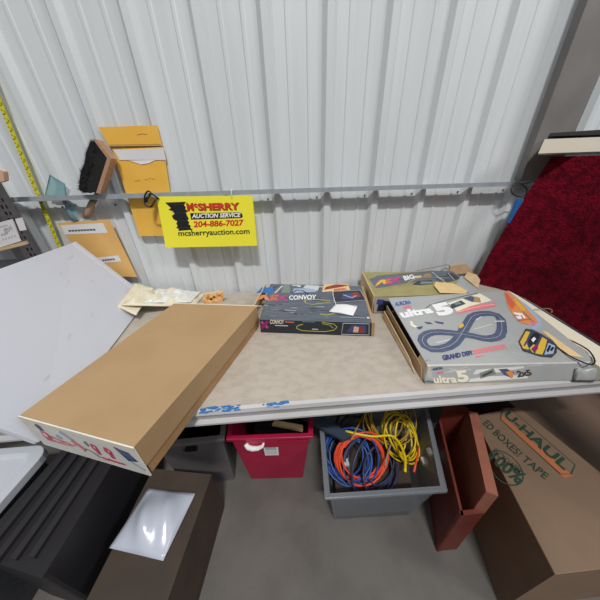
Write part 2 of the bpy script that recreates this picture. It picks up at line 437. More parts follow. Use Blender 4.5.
g = MB(); qq = [(-0.622,1.124,1.358),(-0.519,1.124,1.357),(-0.546,1.124,1.347),(-0.58,1.124,1.343)]; g.slab([qq[2],qq[1],qq[0],qq[3]][::-1], (0,.001,0), 'white'); g.build('paper_edge', cf)
g = MB(); 
f2 = Face(g, q)
f2.q = [p+Vector((0,-.0006,0)) for p in f2.q]
for (u,v) in ((.28,.66),(.34,.665),(.5,.67),(.58,.68),(.66,.675)):
    f2.stroke([(u,v),(u+.02,v+.012),(u+.04,v),(u+.05,v+.012)], .0016, 'ink_faint')
g.build('handwriting', t)
q = [(-0.973,1.124,0.873),(-0.77,1.124,0.856),(-0.794,1.124,1.134),(-1.02,1.124,1.13)]
t, mb, f = envelope('tan_envelope', q, 'manila_tan', 'tan envelope with two white labels below the pipe behind the white panel')
mb.build('envelope_body', t)
f.mb = MB()
for lab,(c0) in (('top',[(.0,.80),(.86,.80),(.86,.96),(.03,.96)]),('low',[(.3,.26),(.83,.30),(.83,.41),(.3,.37)])):
    g = MB(); ff = Face(g, f.q); ff.poly(c0, 'label', 2)
    a = c0
    for k in range(9):
        u = c0[0][0]+.12+k*.06
        if u > c0[1][0]-.12: break
        v = c0[0][1]+.045+(.01 if lab=='low' else 0)*k*.5
        ff.poly([(u,v),(u+.045,v),(u+.045,v+.03),(u,v+.03)], 'ink', 3)
    g.build('label_strip', t)

# ---------------------------------------------------------------- yellow auction sign
q = [Vector(p) for p in ((-.556,1.070,1.010),(-.138,1.070,.999),(-.135,1.086,1.213),(-.539,1.086,1.223))]
t = thing('auction_sign', (q[2]+q[3])/2, 'yellow auction service sign hanging from the pipe', 'sign')
mb = MB(); mb.slab(q, (0,.004,0), 'sign_yellow')
f = Face(mb, q)
sil = [(.135,.89),(.40,.90),(.365,.84),(.385,.80),(.375,.76),(.41,.72),(.375,.70),(.385,.64),(.40,.58),(.38,.545),(.40,.51),(.385,.47),(.41,.44),(.40,.40),(.43,.36),(.24,.34),(.25,.38),(.22,.40),(.24,.44),(.23,.50),(.25,.53),(.20,.58),(.19,.64),(.23,.68),(.21,.73),(.16,.75),(.195,.79),(.17,.83)]
sil = [((u-.135)*.82+.08, v) for u,v in sil]
f.poly(sil, 'black', 1)
for v,u,wd in ((.86,.13,.15),(.70,.13,.16),(.55,.15,.13),(.41,.15,.13)):
    f.stroke([(u,v),(u+wd,v-.01)], .0012, 'ink', 2)
def tx(s, u0,v0,u1,v1, m, bold=0, sh=0, l=2, dy=0): f.text(s, [(u0,v0),(u1,v0+dy),(u1,v1+dy),(u0,v1)], m, l, bold, sh)
for du,dv,m,l in ((.004,-.008,'black',2),(0,0,'sign_red',3)):
    tx('M', .295+du,.73+dv,.365+du,.88+dv,m,.045,0,l); tx('c', .372+du,.79+dv,.405+du,.87+dv,m,.045,0,l); tx('SHERRY',.41+du,.73+dv,.85+du,.87+dv,m,.045,0,l,.005)
ov = [(.32,.56),(.85,.575),(.875,.60),(.87,.66),(.85,.69),(.32,.685)]
f.poly(ov, 'black', 1); tx('AUCTION SERVICE',.33,.585,.855,.675,'white',.04,.25,2,.01)
tx('204-886-7027',.335,.405,.88,.53,'sign_red',.035,.12,2,.02)
tx('mcsherryauction.com',.16,.20,.93,.35,'black',.018,0,2,.02)
mb.build('board', t)
cp = q[3]+Vector((.01,0,-.008))
MB().tube(cr([cp+Vector((0,-.003,0)), cp+Vector((-.012,-.02,.018)), cp+Vector((-.03,-.01,.03)), cp+Vector((-.05,-.01,.012)),cp+Vector((-.055,-.018,-.02)),cp+Vector((-.035,-.02,-.03)),cp+Vector((-.015,-.015,-.01)),cp+Vector((-.002,-.004,.004))]), .003, 'cord_black', 6).build('black_string', t)
str_ = sc.objects['black_string']
MB().tube([cp+Vector((-.028,-.002,.02)), cp+Vector((-.045,-.012,.002)), cp+Vector((-.05,-.012,-.012))], .0055, 'cord_black', 6).build('knot', str_)
cp = q[2]+Vector((-.088,0,-.006))
MB().tube([cp+Vector((0,-.004,0)), cp+Vector((0,-.003,.018)), cp+Vector((0,.008,.032)), cp+Vector((.002,.045,.03)),cp+Vector((0,.045,.0)),cp+Vector((0,.012,-.006))], .0016, 'white', 6).build('white_tie', t)

# ---------------------------------------------------------------- brown box overhanging the front edge
T = [Vector(p) for p in ((-.582,.347,.842),(-.301,.261,.838),(-.128,.778,.836),(-.467,.835,.84))]
Bt = [Vector((p.x,p.y,.742)) for p in T]
t = thing('flat_carton', Bt[0], 'large plain tan flat box overhanging the front of the table', 'box')
mb = MB(); ins = [.006]*4; c = sum(Bt,Vector())/4
b2 = [c+(p-c)*.985 for p in Bt]; m2 = [Vector((p.x,p.y,.80)) for p in b2]
mb.hexa(b2, m2, 'kraft_dark'); mb.build('tray', t)
lb = [Vector((p.x,p.y,.772)) for p in Bt]
mb = MB(); mb.hexa(lb, T, 'kraft'); 
mb.build('lid', t, bevel=.0015)
ql = [Bt[0]+Vector((-.001,-.003,0)),Bt[1]+Vector((0,-.003,0)),T[1]+Vector((0,-.003,.0005)),T[0]+Vector((-.001,-.003,.0005))]
mb = MB(); mb.slab(ql, (.0007,.0025,0), 'white_print'); f = Face(mb, ql)
random.seed(11)
def blob(f, u, v, ru, rv, m, layer=1, n=9):
    f.poly([(u+ru*rnd(.6,1.1)*math.cos(2*math.pi*i/n), v+rv*rnd(.6,1.1)*math.sin(2*math.pi*i/n)) for i in range(n)], m, layer)
blob(f,.15,.78,.035,.14,'navy'); blob(f,.15,.52,.055,.26,'rose',1.5); blob(f,.155,.50,.04,.2,'pink',2); blob(f,.155,.54,.018,.1,'white',3)
for i in range(9): f.stroke([(.12+i*.022,.40+rnd(-.1,.12)),(.2+i*.03,.38+rnd(-.12,.1))], .003, 'rose', 2)
f.stroke([(.2,.55),(.3,.45),(.37,.42)], .002, 'darkred', 2)
f.stroke([(.36,.85),(.44,.62)], .012, 'paleblue', 1); f.stroke([(.42,.62),(.49,.38)], .012, 'rose', 2)
f.stroke([(.47,.28),(.51,.42),(.56,.36),(.6,.2)], .004, 'greygreen', 2)
for u in (.62,.74):
    blob(f,u,.6,.036,.17,'pink',2); f.stroke([(u+.01,.6),(u+.002,.34)], .010, 'pink', 2); blob(f,u+.01,.62,.008,.05,'white',3)
for i in range(7): f.stroke([(.62+i*.028,.26-rnd(0,.05)),(.65+i*.028,.2)], .007, 'pink', 2)
f.text('RACING', [(.64,.12),(.86,.08),(.86,.28),(.64,.28)], 'pink', 2, .02) if False else None
f.poly([(.82,.86),(.93,.78),(.97,.5),(.88,.42)], 'navy', 1); f.stroke([(.84,.78),(.94,.56)], .0015, 'paleblue', 2); f.stroke([(.86,.84),(.96,.62)], .0015, 'paleblue', 2); blob(f,.3,.6,.03,.1,'paleblue'); blob(f,.56,.66,.02,.12,'greygreen')
f.stroke([(.9,.42),(.985,.2)], .006, 'paleblue', 1)
f.poly([(.0,.93),(1,.93),(1,1),(0,1)], 'cream', 2)
mb.build('printed_end', t)
g = MB(); g.slab([T[3]+Vector((0,.001,.0008)),T[3]+Vector((0,-.004,.0008)),T[2]+Vector((0,-.004,.0008)),T[2]+Vector((0,.001,.0008))], (0,0,-.0006), 'cream'); 
g.build('worn_edge', t)

# ---------------------------------------------------------------- crumpled paper bag and card
random.seed(3)
def crump(u,v,h=.022): 
    e = min(1, 6*min(u,1-u))*min(1, 5*min(v,1-v))
    return e*(h*.6+h*.5*math.sin(11*u+3*v)*math.sin(9*v+1)+h*.3*math.sin(23*u-7*v)+rnd(-.0015,.0015))+.004
t = thing('paper_bag', (-.6,1.0,.745), 'crumpled cream paper bag with clear window behind the flat tan box', 'bag')
mb = MB(); grid(mb, [(-.725,.90,.810),(-.46,.975,.742),(-.45,1.115,.742),(-.755,1.10,.800)], 38, 20, lambda u,v: crump(u,v,.030), 'bag'); mb.build('bag_body', t)
mb = MB(); grid(mb, [(-.66,.935,.800),(-.475,.985,.762),(-.465,1.10,.762),(-.665,1.09,.800)], 34, 16, lambda u,v: crump(u,v,.018), 'bag_clear'); mb.build('clear_wrap', t)
q = [Vector(p) for p in ((-.745,.90,.800),(-.665,.875,.770),(-.69,1.10,.80),(-.765,1.085,.830))]
mb = MB(); grid(mb, q, 14, 14, lambda u,v: .004+.006*math.sin(3*u+1)+rnd(0,.001), 'bag'); mb.build('folded_end', t)
q = [Vector(p) for p in [(-0.427,1.01,0.732),(-0.335,1.01,0.726),(-0.317,1.01,0.808),(-0.418,1.01,0.795)]]
q[0].z = max(q[0].z,.742); q[1].z = max(q[1].z,.742)
mb = MB(); mb.slab(q, (0,.006,0), 'card_mix'); f = Face(mb, q)
for u,v,m in ((.25,.5,'orange_red'),(.4,.35,'black'),(.55,.5,'darkred'),(.7,.4,'amber'),(.82,.6,'orange_red')): blob(f,u,v,.09,.12,m,1)
f.poly([(0,.85),(1,.85),(1,1),(0,1)], 'cream', 1)
tag(mb.build('picture_card'), 'small orange and cream picture card against the wall behind the flat box', 'card')

# ---------------------------------------------------------------- black racing set box, middle of the table
t0 = [Vector(p) for p in [(-0.12, 0.734, 0.8), (0.29, 0.663, 0.8), (0.35, 0.984, 0.8), (-0.095, 1.071, 0.8)]]
bt = [Vector(p) for p in ((-.120,.733,.742),(.295,.662,.742),(.352,.985,.742),(-.092,1.07,.742))]
t = thing('racing_set_box', bt[0], 'dark racing set box with white paper slip at the middle of the table', 'box')
mb = MB(); mb.hexa(bt, t0, 'kraft', 'slate')
mb.add([bt[0],bt[1],t0[1],t0[0]], [(0,1,2,3)], 'slate_dark')
mb.f = mb.f[:1]+mb.f[2:]; mb.m = mb.m[:1]+mb.m[2:]; mb.smooth = mb.smooth[:1]+mb.smooth[2:]
f = Face(mb, t0)
P = lambda n, pts: pts
random.seed(17)
for i in range(46):
    u = rnd(.02,.9); v = rnd(.03,.6); l = rnd(.02,.09)
    f.poly([(u,v),(u+l,v+rnd(-.01,.01)),(u+l,v+rnd(.006,.02)),(u,v+rnd(.006,.02))], ('slate_dark','greygreen','slate_dark','galv')[i%4], .3+i*.01)
for i in range(16):
    u = rnd(.02,.62); v = rnd(.78,.93); l = rnd(.01,.05)
    f.poly([(u,v),(u+l,v+rnd(-.01,.02)),(u+l,v+rnd(.02,.07)),(u,v+rnd(.02,.06))], ('slate_dark','silver','steel_dark','paleblue')[i%4], .8+i*.01)
f.poly([(-0.126,0.674),(0.049,0.687),(0.054,0.872),(-0.082,0.862)], 'blue')
f.stroke([(0.081,0.689),(0.139,0.932)], .008, 'silver'); f.poly([(0.146,0.694),(0.242,0.701),(0.226,0.994),(0.158,0.989)], 'greygreen')
f.stroke([(0.251,0.959),(0.329,0.965)], .012, 'silver')
f.poly([(0.264,0.703),(0.517,0.754),(0.496,0.888),(0.278,0.854)], 'paleblue'); f.stroke([(0.264,0.703),(0.313,0.805),(0.379,0.777),(0.434,0.684)], .006, 'black', 2)
f.poly([(0.376,0.879),(0.539,0.822),(0.561,0.964),(0.407,0.989)], 'silver', 2)
f.poly([(0.58,0.759),(0.876,0.848),(0.869,1.07),(0.606,1.023)], 'tan_torn')
f.poly([(0.602,0.827),(0.797,0.946),(0.887,1.026),(0.737,1.033),(0.626,0.933)], 'darkred', 2)
f.poly([(0.707,0.801),(0.845,0.863),(0.827,0.913),(0.709,0.869)], 'orange_red', 2)
f.poly([(-0.118,0.459),(-0.042,0.618),(-0.01,0.62),(0.043,0.476),(0.003,0.462),(-0.023,0.544),(-0.066,0.463)], 'orange',2)
f.poly([(0.046,0.449),(0.049,0.624),(0.128,0.642),(0.128,0.593),(0.08,0.584),(0.079,0.548),(0.12,0.551),(0.118,0.51),(0.076,0.507),(0.078,0.451)], 'orange_red',2)
f.stroke([(0.098,0.619),(0.225,0.462)], .011, 'magenta',2); f.stroke([(0.214,0.636),(0.113,0.448)], .011, 'magenta',3)
f.text('CONVOY', [(0.244,0.491),(0.517,0.522),(0.523,0.666),(0.236,0.62)], 'white', 2, .03)
yg = [(0.418,0.421),(0.403,0.461),(0.417,0.509),(0.487,0.523),(0.657,0.507)]; f.stroke(yg, .006, 'yellowgreen')
f.stroke([(0.418,0.421),(0.478,0.385),(0.655,0.452)], .005, 'yellowgreen')
f.stroke([(0.554,0.159),(0.627,0.142),(0.702,0.193),(0.751,0.243)], .006, 'yellowgreen')
f.stroke([(-0.066,0.307),(-0.015,0.306)], .004, 'white'); f.stroke([(-0.007,0.322),(0.044,0.325)], .004, 'yellowgreen')
f.stroke([(0.211,0.228),(0.327,0.224)], .0035, 'silver'); f.stroke([(0.068,0.291),(0.188,0.275)], .002, 'greygreen')
fr = [(0.694,0.441),(1.009,0.534),(0.978,0.839),(0.695,0.768)]
f.poly(fr, 'slate_dark', 2); f.poly([(0.768,0.558),(0.875,0.552),(0.96,0.632),(0.942,0.77),(0.816,0.713)], 'navy', 3); f.poly([(0.88,0.626),(0.97,0.633),(0.95,0.755),(0.889,0.75)], 'darkred', 4); f.stroke([(0.794,0.68),(0.878,0.596),(0.923,0.659)], .005, 'silver', 5)
f.stroke(fr, .003, 'silver', 6, True)
f.poly([(0.97,0.089),(0.996,0.088),(0.992,0.129),(0.97,0.123)], 'silver')
f.stroke([(0.734,0.106),(0.954,0.1)], .002, 'silver')
f = Face(mb, [bt[0],bt[1],t0[1],t0[0]])
f.stroke([(0.013,0.85),(0.071,0.355)], .012, 'magenta',1); f.stroke([(0.079,0.906),(0.004,0.296)], .012, 'magenta_dull',1.5)
f.text('CONVOY', [(0.095,0.693),(0.225,0.712),(0.229,1.035),(0.1,1.026)], 'cream', 2, .03)
f.stroke([(0.236,0.884),(0.318,0.867)], .006, 'orange_red'); f.stroke([(0.14,0.588),(0.26,0.582)], .004, 'silver')
f.stroke([(0.341,0.393),(0.338,0.509),(0.362,0.671),(0.399,0.735)], .004, 'yellowgreen'); f.stroke([(0.341,0.393),(0.386,0.248),(0.458,0.231),(0.594,0.232),(0.674,0.373),(0.702,0.611),(0.676,0.832),(0.57,0.954)], .0035, 'yellowgreen')
f.stroke([(0.57,0.841),(0.64,0.747),(0.666,0.525)], .003, 'yellowgreen'); f.stroke([(0.478,0.393),(0.532,0.386)], .004, 'silver'); f.stroke([(0.392,0.947),(0.508,0.939)], .003, 'greygreen')
fr = [(0.74,0.081),(0.98,0.095),(0.978,0.941),(0.755,0.927)]
f.poly([(0.78,0.25),(0.954,0.226),(0.953,0.794),(0.832,0.798)], 'navy', 1); f.poly([(0.841,0.268),(0.885,0.243),(0.893,0.665),(0.85,0.728)], 'peach', 2); f.poly([(0.893,0.207),(0.937,0.22),(0.927,0.674),(0.902,0.667)], 'darkred', 2)
f.stroke(fr, .003, 'silver', 3, True)
mb.build('printed_box', t, bevel=0)
# raised cardboard flap at left end and thick tan end at right
q = [Vector((-.168,.80,.744)), Vector((-.128,1.06,.744)), Vector((-.118,1.05,.812)), Vector((-.158,.80,.808))]
MB().slab(q, (.004,0,0), 'kraft_pale').build('end_flap', t)
MB().hexa([bt[1]+Vector((.0005,0,0)),bt[1]+Vector((.011,-.002,0)),bt[2]+Vector((.011,-.002,0)),bt[2]+Vector((.0005,0,0))],[t0[1]+Vector((.0005,0,.001)),t0[1]+Vector((.011,-.002,.001)),t0[2]+Vector((.011,-.002,.001)),t0[2]+Vector((.0005,0,.001))],'kraft').build('box_end', t)
q = [Vector(p) for p in [(0.151,0.754,0.802),(0.236,0.714,0.802),(0.269,0.773,0.802),(0.191,0.809,0.802)]]
mb = MB(); grid(mb, q, 10, 8, lambda u,v: .0015+.006*abs(math.sin(3.3*u))+.004*v*u, 'white'); 
t = thing('paper_slip', q[0], 'white paper slip with string lying on the dark racing set box', 'paper')
mb.build('slip', t)
s = [Vector(p) for p in [(0.189,0.804,0.804),(0.192,0.849,0.804),(0.195,0.897,0.804),(0.201,0.939,0.804)]]
MB().tube(s, .0014, 'white', 6).build('string', t)

# ---------------------------------------------------------------- torn second racing set box behind the big lid
t0 = [Vector(p) for p in [(0.357, 0.823, 0.822), (0.775, 0.8, 0.822), (0.815, 1.06, 0.822), (0.396, 1.112, 0.822)]]
bt = [Vector((p.x+.004,p.y-.002,.742)) for p in t0]
t = thing('torn_racing_box', bt[0], 'battered olive racing set box against the wall behind the large grey one', 'box')
mb = MB(); mb.hexa(bt, [p-Vector((0,0,.001)) for p in t0], 'kraft_dark', 'olive'); f = Face(mb, [p-Vector((0,0,.001)) for p in t0])
f.poly([(0.036,0.662),(0.154,0.818),(0.451,0.929),(0.841,1.048),(1.094,1.01),(1.109,0.687),(0.852,0.471),(0.648,0.531),(0.442,0.46),(0.284,0.39),(0.162,0.322),(0.06,0.293)], 'slate')
f.stroke([(0.036,0.662),(0.15,0.794),(0.444,0.898),(0.834,1.021)], .004, 'olive', 2)
f.poly([(0.05,0.331),(0.102,0.486),(0.171,0.631),(0.222,0.628),(0.194,0.438),(0.161,0.44),(0.173,0.544),(0.123,0.443)], 'amber',2)
f.poly([(0.188,0.438),(0.246,0.667),(0.322,0.699),(0.301,0.623),(0.258,0.603),(0.246,0.56),(0.278,0.558),(0.262,0.508),(0.232,0.501),(0.216,0.436)], 'orange_red',2)
f.stroke([(0.226,0.435),(0.415,0.756)], .016, 'magenta',2); f.stroke([(0.297,0.692),(0.354,0.467)], .014, 'magenta',3)
f.text('BIG', [(0.433,0.569),(0.566,0.656),(0.591,0.86),(0.449,0.778)], 'white', 2, .04)
f.poly([(0.571,0.674),(0.661,0.717),(0.668,0.79),(0.582,0.77)], 'tan_torn',2); f.poly([(0.673,0.716),(0.781,0.734),(0.806,0.912),(0.722,0.864)], 'kraft_dark',2)
f.stroke([(0.043,0.185),(0.155,0.284),(0.279,0.367),(0.407,0.404),(0.51,0.564),(0.627,0.671),(0.802,0.683),(0.961,0.648)], .008, 'olive', 3)
f.poly([(0.47,0.395),(0.571,0.537),(0.736,0.57),(0.699,0.397),(0.55,0.368)], 'steel_dark',2); f.poly([(0.561,0.408),(0.693,0.414),(0.718,0.503),(0.597,0.508)], 'greygreen',3)
f.poly([(0.775,0.71),(1.007,0.796),(1.056,0.593),(0.884,0.468),(0.811,0.519)], 'blue_grey', 2); f.stroke([(0.843,0.965),(0.849,0.427)], .004, 'silver', 3)
f.poly([(0.976,0.85),(1.061,0.9),(1.071,0.64),(1.001,0.597)], 'slate_dark', 3)
for i in range(3): f.stroke([(1.015,0.902),(0.976,0.552)] if i==0 else [(.8+i*.02,.72),(.83+i*.02,.55)], .003, 'silver', 4)
f2 = Face(mb, [bt[0],bt[1],t0[1],t0[0]])
f2.poly([(0.0,.05),(.3,.05),(.3,.95),(0,.95)], 'liftgrey'); f2.poly([(.03,.1),(.2,.1),(.25,.6),(.05,.8)], 'slate_dark', 2); f2.poly([(.02,.55),(.08,.5),(.1,.8),(.03,.85)], 'navy', 3)
mb.build('printed_box', t)
MB().slab([t0[3]+Vector((-.004,0,-.07)), t0[3]+Vector((-.004,0,.004)), t0[0]+Vector((-.004,0,.003)), t0[0]+Vector((-.004,0,-.075))], (.004,0,0), 'kraft_pale').build('torn_side', t)
for q,m in (([(0.651,0.885,0.828),(0.633,0.814,0.828),(0.731,0.792,0.828),(0.755,0.813,0.828),(0.75,0.894,0.828),(0.683,0.923,0.828)],'tan_torn'),):
    MB().slab(q, (0,0,-.0025), m).build('torn_patch', t)
MB().slab([(0.758,0.89,0.824),(0.75,0.793,0.824),(0.797,0.787,0.824),(0.858,0.974,0.824),(0.853,0.988,0.824)], (0,0,-.003), 'liftgrey').build('inner_lid', t)
MB().slab([Vector(p) for p in [(0.903,1.13,0.769),(1.047,1.13,0.776),(0.982,1.13,0.832),(0.893,1.13,0.822)]], (0,.003,0), 'kraft_pale').build('cardboard_flap', t)
q = [Vector(p) for p in [(0.842,0.955,0.83),(0.813,0.831,0.83),(0.888,0.911,0.83),(0.921,0.976,0.83),(0.906,1.014,0.83)]]
MB().slab(q, (0,0,-.004), 'kraft_pale').build('cardboard_flap', t)
q = [(0.703,1.12,0.81),(0.774,1.12,0.821),(0.828,1.12,0.829),(0.872,1.12,0.834),(0.887,1.12,0.82),(0.879,1.12,0.809)]
MB().tube(cr(q), .0022, 'cord_grey', 6).build('wire_loop', t)

# ---------------------------------------------------------------- big grey racing set in front right
t0 = [Vector(p) for p in [(0.376, 0.453, 0.79), (0.845, 0.419, 0.79), (0.912, 0.789, 0.83), (0.399, 0.789, 0.83)]]
fb = [Vector((.369,.431,.7425)), Vector((.838,.40,.7425))]
t = thing('large_racing_set', fb[0], 'large torn grey racing set box with track picture at the right', 'box')
mb = MB(); mb.slab(t0, (0,0,-.003), 'liftgrey', 'liftgrey'); f = Face(mb, t0)
random.seed(19)
for i in range(30):
    u = rnd(.0,.9); v = rnd(.02,.95); l = rnd(.02,.08); f.stroke([(u,v),(u+l,v+rnd(-.04,.04))], .0010, 'silver' if i%3 else 'galv', .3)
f.text('AURORA', [(0.018,0.823),(0.15,0.853),(0.16,0.931),(0.029,0.902)], 'navy', 3, .03)
f.poly([(0.009,0.817),(0.154,0.845),(0.166,0.941),(0.028,0.912)], 'paleblue', 1)
f.text('AFX', [(0.061,0.762),(0.142,0.778),(0.144,0.843),(0.059,0.817)], 'rose', 3, .05, .3)
f.text('ultra', [(0.018,0.61),(0.27,0.676),(0.278,0.796),(0.014,0.741)], 'white', 3, .055)
f.text('5', [(0.285,0.61),(0.423,0.645),(0.432,0.859),(0.283,0.814)], 'white', 3, .07)
f.poly([(0.422,0.831),(0.748,0.983),(0.771,0.904),(0.781,0.836),(0.573,0.755),(0.442,0.676),(0.447,0.791)], 'cream', 1)
f.stroke([(0.225,0.748),(0.283,0.814),(0.434,0.888),(0.735,0.991)], .003, 'ink', 2)
f.poly([(0.404,0.715),(0.56,0.802),(0.548,0.87),(0.446,0.809)], 'blue_grey', 2); f.poly([(0.476,0.786),(0.531,0.806),(0.522,0.845),(0.471,0.815)], 'greygreen', 3)
f.poly([(0.577,0.905),(0.619,0.831),(0.683,0.812),(0.71,0.894),(0.657,0.942)], 'track', 2); f.poly([(0.634,0.829),(0.681,0.807),(0.706,0.904),(0.676,0.929)], 'kraft', 3)
f.poly([(0.413,0.638),(0.773,0.737),(0.792,0.801),(0.609,0.768),(0.503,0.715)], 'rose', 1)
f.stroke([(0.455,0.669),(0.557,0.718),(0.672,0.752),(0.771,0.764)], .002, 'cream', 3)
f.stroke([(0.057,0.276),(0.08,0.327),(0.119,0.365),(0.159,0.384),(0.214,0.385),(0.277,0.371),(0.324,0.353),(0.371,0.336),(0.416,0.314),(0.456,0.286),(0.497,0.275),(0.549,0.287),(0.589,0.314),(0.633,0.376),(0.666,0.442),(0.705,0.534),(0.705,0.594),(0.674,0.623),(0.625,0.629),(0.568,0.619),(0.517,0.585),(0.468,0.52),(0.419,0.451),(0.371,0.385),(0.317,0.309),(0.261,0.243),(0.205,0.198),(0.138,0.172),(0.083,0.175),(0.057,0.213)], .029, 'track', 1, True); f.stroke([(0.057,0.276),(0.08,0.327),(0.119,0.365),(0.159,0.384),(0.214,0.385),(0.277,0.371),(0.324,0.353),(0.371,0.336),(0.416,0.314),(0.456,0.286),(0.497,0.275),(0.549,0.287),(0.589,0.314),(0.633,0.376),(0.666,0.442),(0.705,0.534),(0.705,0.594),(0.674,0.623),(0.625,0.629),(0.568,0.619),(0.517,0.585),(0.468,0.52),(0.419,0.451),(0.371,0.385),(0.317,0.309),(0.261,0.243),(0.205,0.198),(0.138,0.172),(0.083,0.175),(0.057,0.213)], .001, 'silver', 2, True)
f.stroke([(0.637,0.499),(0.711,0.496)], .006, 'silver', 3); f.stroke([(0.64,0.389),(0.669,0.394)], .012, 'track', 1)
f.stroke([(0.139,0.245),(0.244,0.282)], .0015, 'white', 1); f.stroke([(0.455,0.405),(0.606,0.462)], .0015, 'white', 1); f.stroke([(0.523,0.53),(0.59,0.585)], .002, 'white', 1); f.stroke([(0.634,0.337),(0.779,0.405)], .0015, 'paleblue', 1)
for a,m in (([(0.058,0.533),(0.084,0.476),(0.064,0.456),(0.043,0.503)],'cream'),([(0.077,0.462),(0.127,0.48),(0.109,0.444),(0.085,0.432)],'navy'),([(0.153,0.538),(0.193,0.529),(0.205,0.502),(0.165,0.509)],'navy'),([(0.227,0.546),(0.288,0.516),(0.274,0.495),(0.238,0.514)],'navy'),([(0.365,0.456),(0.416,0.496),(0.405,0.452),(0.365,0.42)],'yellow_art'),([(0.06,0.565),(0.076,0.547),(0.068,0.516),(0.051,0.534)],'cream')):
    f.poly(a, m, 2)
f.text('GRAND DEFI', [(0.112,0.039),(0.31,0.095),(0.323,0.144),(0.121,0.098)], 'navy', 3, .055)
f.stroke([(0.331,0.136),(0.562,0.197)], .007, 'rose', 2); f.stroke([(0.326,0.11),(0.561,0.171)], .006, 'rose', 2)
for i in range(9): f.stroke([(.42+i*.033,.115+i*.0035),(.425+i*.033,.185+i*.0035)], .0012, 'liftgrey', 3)
f.stroke([(0.322,0.073),(0.377,0.086)], .003, 'rose', 3)
f.poly([(0.953,0.986),(0.982,0.982),(0.985,0.844),(0.971,0.687),(0.949,0.531),(0.928,0.447),(0.889,0.464),(0.843,0.433),(0.815,0.471),(0.813,0.56),(0.849,0.719)], 'orange', 2)
f.poly([(0.949,0.966),(0.963,0.944),(0.924,0.744),(0.854,0.667),(0.874,0.768)], 'orange_red', 3); f.poly([(0.972,0.865),(0.971,0.773),(0.943,0.624),(0.915,0.628),(0.933,0.76)], 'yellow_art', 3)
f.poly([(0.837,0.62),(0.892,0.598),(0.88,0.523),(0.817,0.515)], 'white', 4); f.stroke([(0.825,0.578),(0.85,0.563)], .005, 'navy', 5); f.stroke([(0.806,0.494),(0.899,0.507)], .005, 'orange_red', 5); f.stroke([(0.869,0.57),(0.85,0.497)], .004, 'orange_red', 5)
f.stroke([(0.915,0.628),(0.907,0.521),(0.902,0.463)], .004, 'greygreen', 5)
f.poly([(0.974,0.808),(1.006,0.751),(0.998,0.602),(0.965,0.486),(0.91,0.394),(0.835,0.36),(0.854,0.439),(0.926,0.504),(0.971,0.687)], 'paleblue', 1)
f.poly([(0.906,0.506),(0.916,0.462),(0.878,0.41),(0.859,0.425)], 'rose', 3)
cp_ = [(0.665,0.223),(0.756,0.327),(0.797,0.376),(0.835,0.36),(0.858,0.307),(0.876,0.222),(0.869,0.166),(0.816,0.093),(0.76,0.049),(0.703,0.062),(0.635,0.123)]
f.poly(cp_, 'blue_grey', 2)
f.poly([(0.672,0.223),(0.783,0.351),(0.802,0.337),(0.715,0.232),(0.677,0.132),(0.65,0.15)], 'yellow_art', 3)
f.poly([(0.691,0.094),(0.757,0.172),(0.843,0.271),(0.853,0.235),(0.786,0.148),(0.724,0.077)], 'yellow_art', 3)
f.poly([(0.754,0.277),(0.84,0.334),(0.844,0.296),(0.757,0.194),(0.695,0.164)], 'slate_dark', 3); f.poly([(0.753,0.241),(0.792,0.275),(0.791,0.251),(0.749,0.212)], 'white', 4)
f.poly([(0.707,0.152),(0.764,0.194),(0.737,0.14),(0.695,0.109)], 'magenta_dull', 4); f.stroke([(0.739,0.184),(0.689,0.142),(0.683,0.099)], .004, 'yellow_art', 5)
f.poly([(0.735,0.076),(0.838,0.201),(0.86,0.166),(0.795,0.084)], 'paleblue', 4); f.stroke([(0.772,0.106),(0.833,0.173)], .005, 'black', 5); f.stroke([(0.799,0.115),(0.838,0.151)], .005, 'black', 5); f.stroke([(0.671,0.176),(0.794,0.312)], .004, 'navy', 5)
f.stroke(cp_, .003, 'ink', 6, True)
f.poly([(0.883,0.343),(0.911,0.328),(0.921,0.231),(0.934,0.119),(0.945,0.034),(0.881,0.06),(0.868,0.16),(0.883,0.221)], 'tan_torn', 4)
mb.build('lid', t)
# front wall of the lid, slightly wavy at the bottom
mb = MB(); q = [fb[0],fb[1],t0[1],t0[0]]
mb.slab(q, (0,.004,0), 'liftgrey'); f = Face(mb, q)
f.text('AURORA', [(0.036,0.672),(0.097,0.769),(0.09,0.912),(0.031,0.847)], 'navy', 3, .03)
f.text('AFX', [(0.064,0.503),(0.112,0.548),(0.101,0.686),(0.057,0.641)], 'rose', 3, .05, .3)
f.text('ultra', [(0.052,0.002),(0.19,0.006),(0.173,0.426),(0.035,0.427)], 'cream', 3, .03)
f.text('5', [(0.196,0.016),(0.264,0.051),(0.235,0.714),(0.167,0.646)], 'cream', 3, .045)
f.poly([(0.255,0.025),(0.609,0.17),(0.571,0.838),(0.294,0.702)], 'white_print', 1)
f.poly([(0.324,0.203),(0.416,0.431),(0.394,0.764),(0.315,0.506)], 'greygreen', 2); f.stroke([(0.334,0.338),(0.39,0.6)], .006, 'ink', 3)
f.poly([(0.425,0.703),(0.465,0.366),(0.514,0.19),(0.522,0.519),(0.472,0.721)], 'track', 2); f.poly([(0.468,0.53),(0.508,0.191),(0.523,0.408),(0.497,0.633)], 'orange', 3)
f.text('2x5', [(0.544,0.212),(0.631,0.331),(0.608,0.665),(0.53,0.599)], 'ink', 3, .05)
f.stroke([(0,.985),(1,.985)], .005, 'white_print', 1.2)  # worn fold, with its highlight painted in as a pale stroke
random.seed(31)
for i in range(14):
    u = rnd(0,.9); f.stroke([(u,rnd(.55,.9)),(u+rnd(.04,.1),rnd(.5,.9))], .0012, 'silver' if i%2 else 'white_print', .6)
mb.build('lid_front', t)
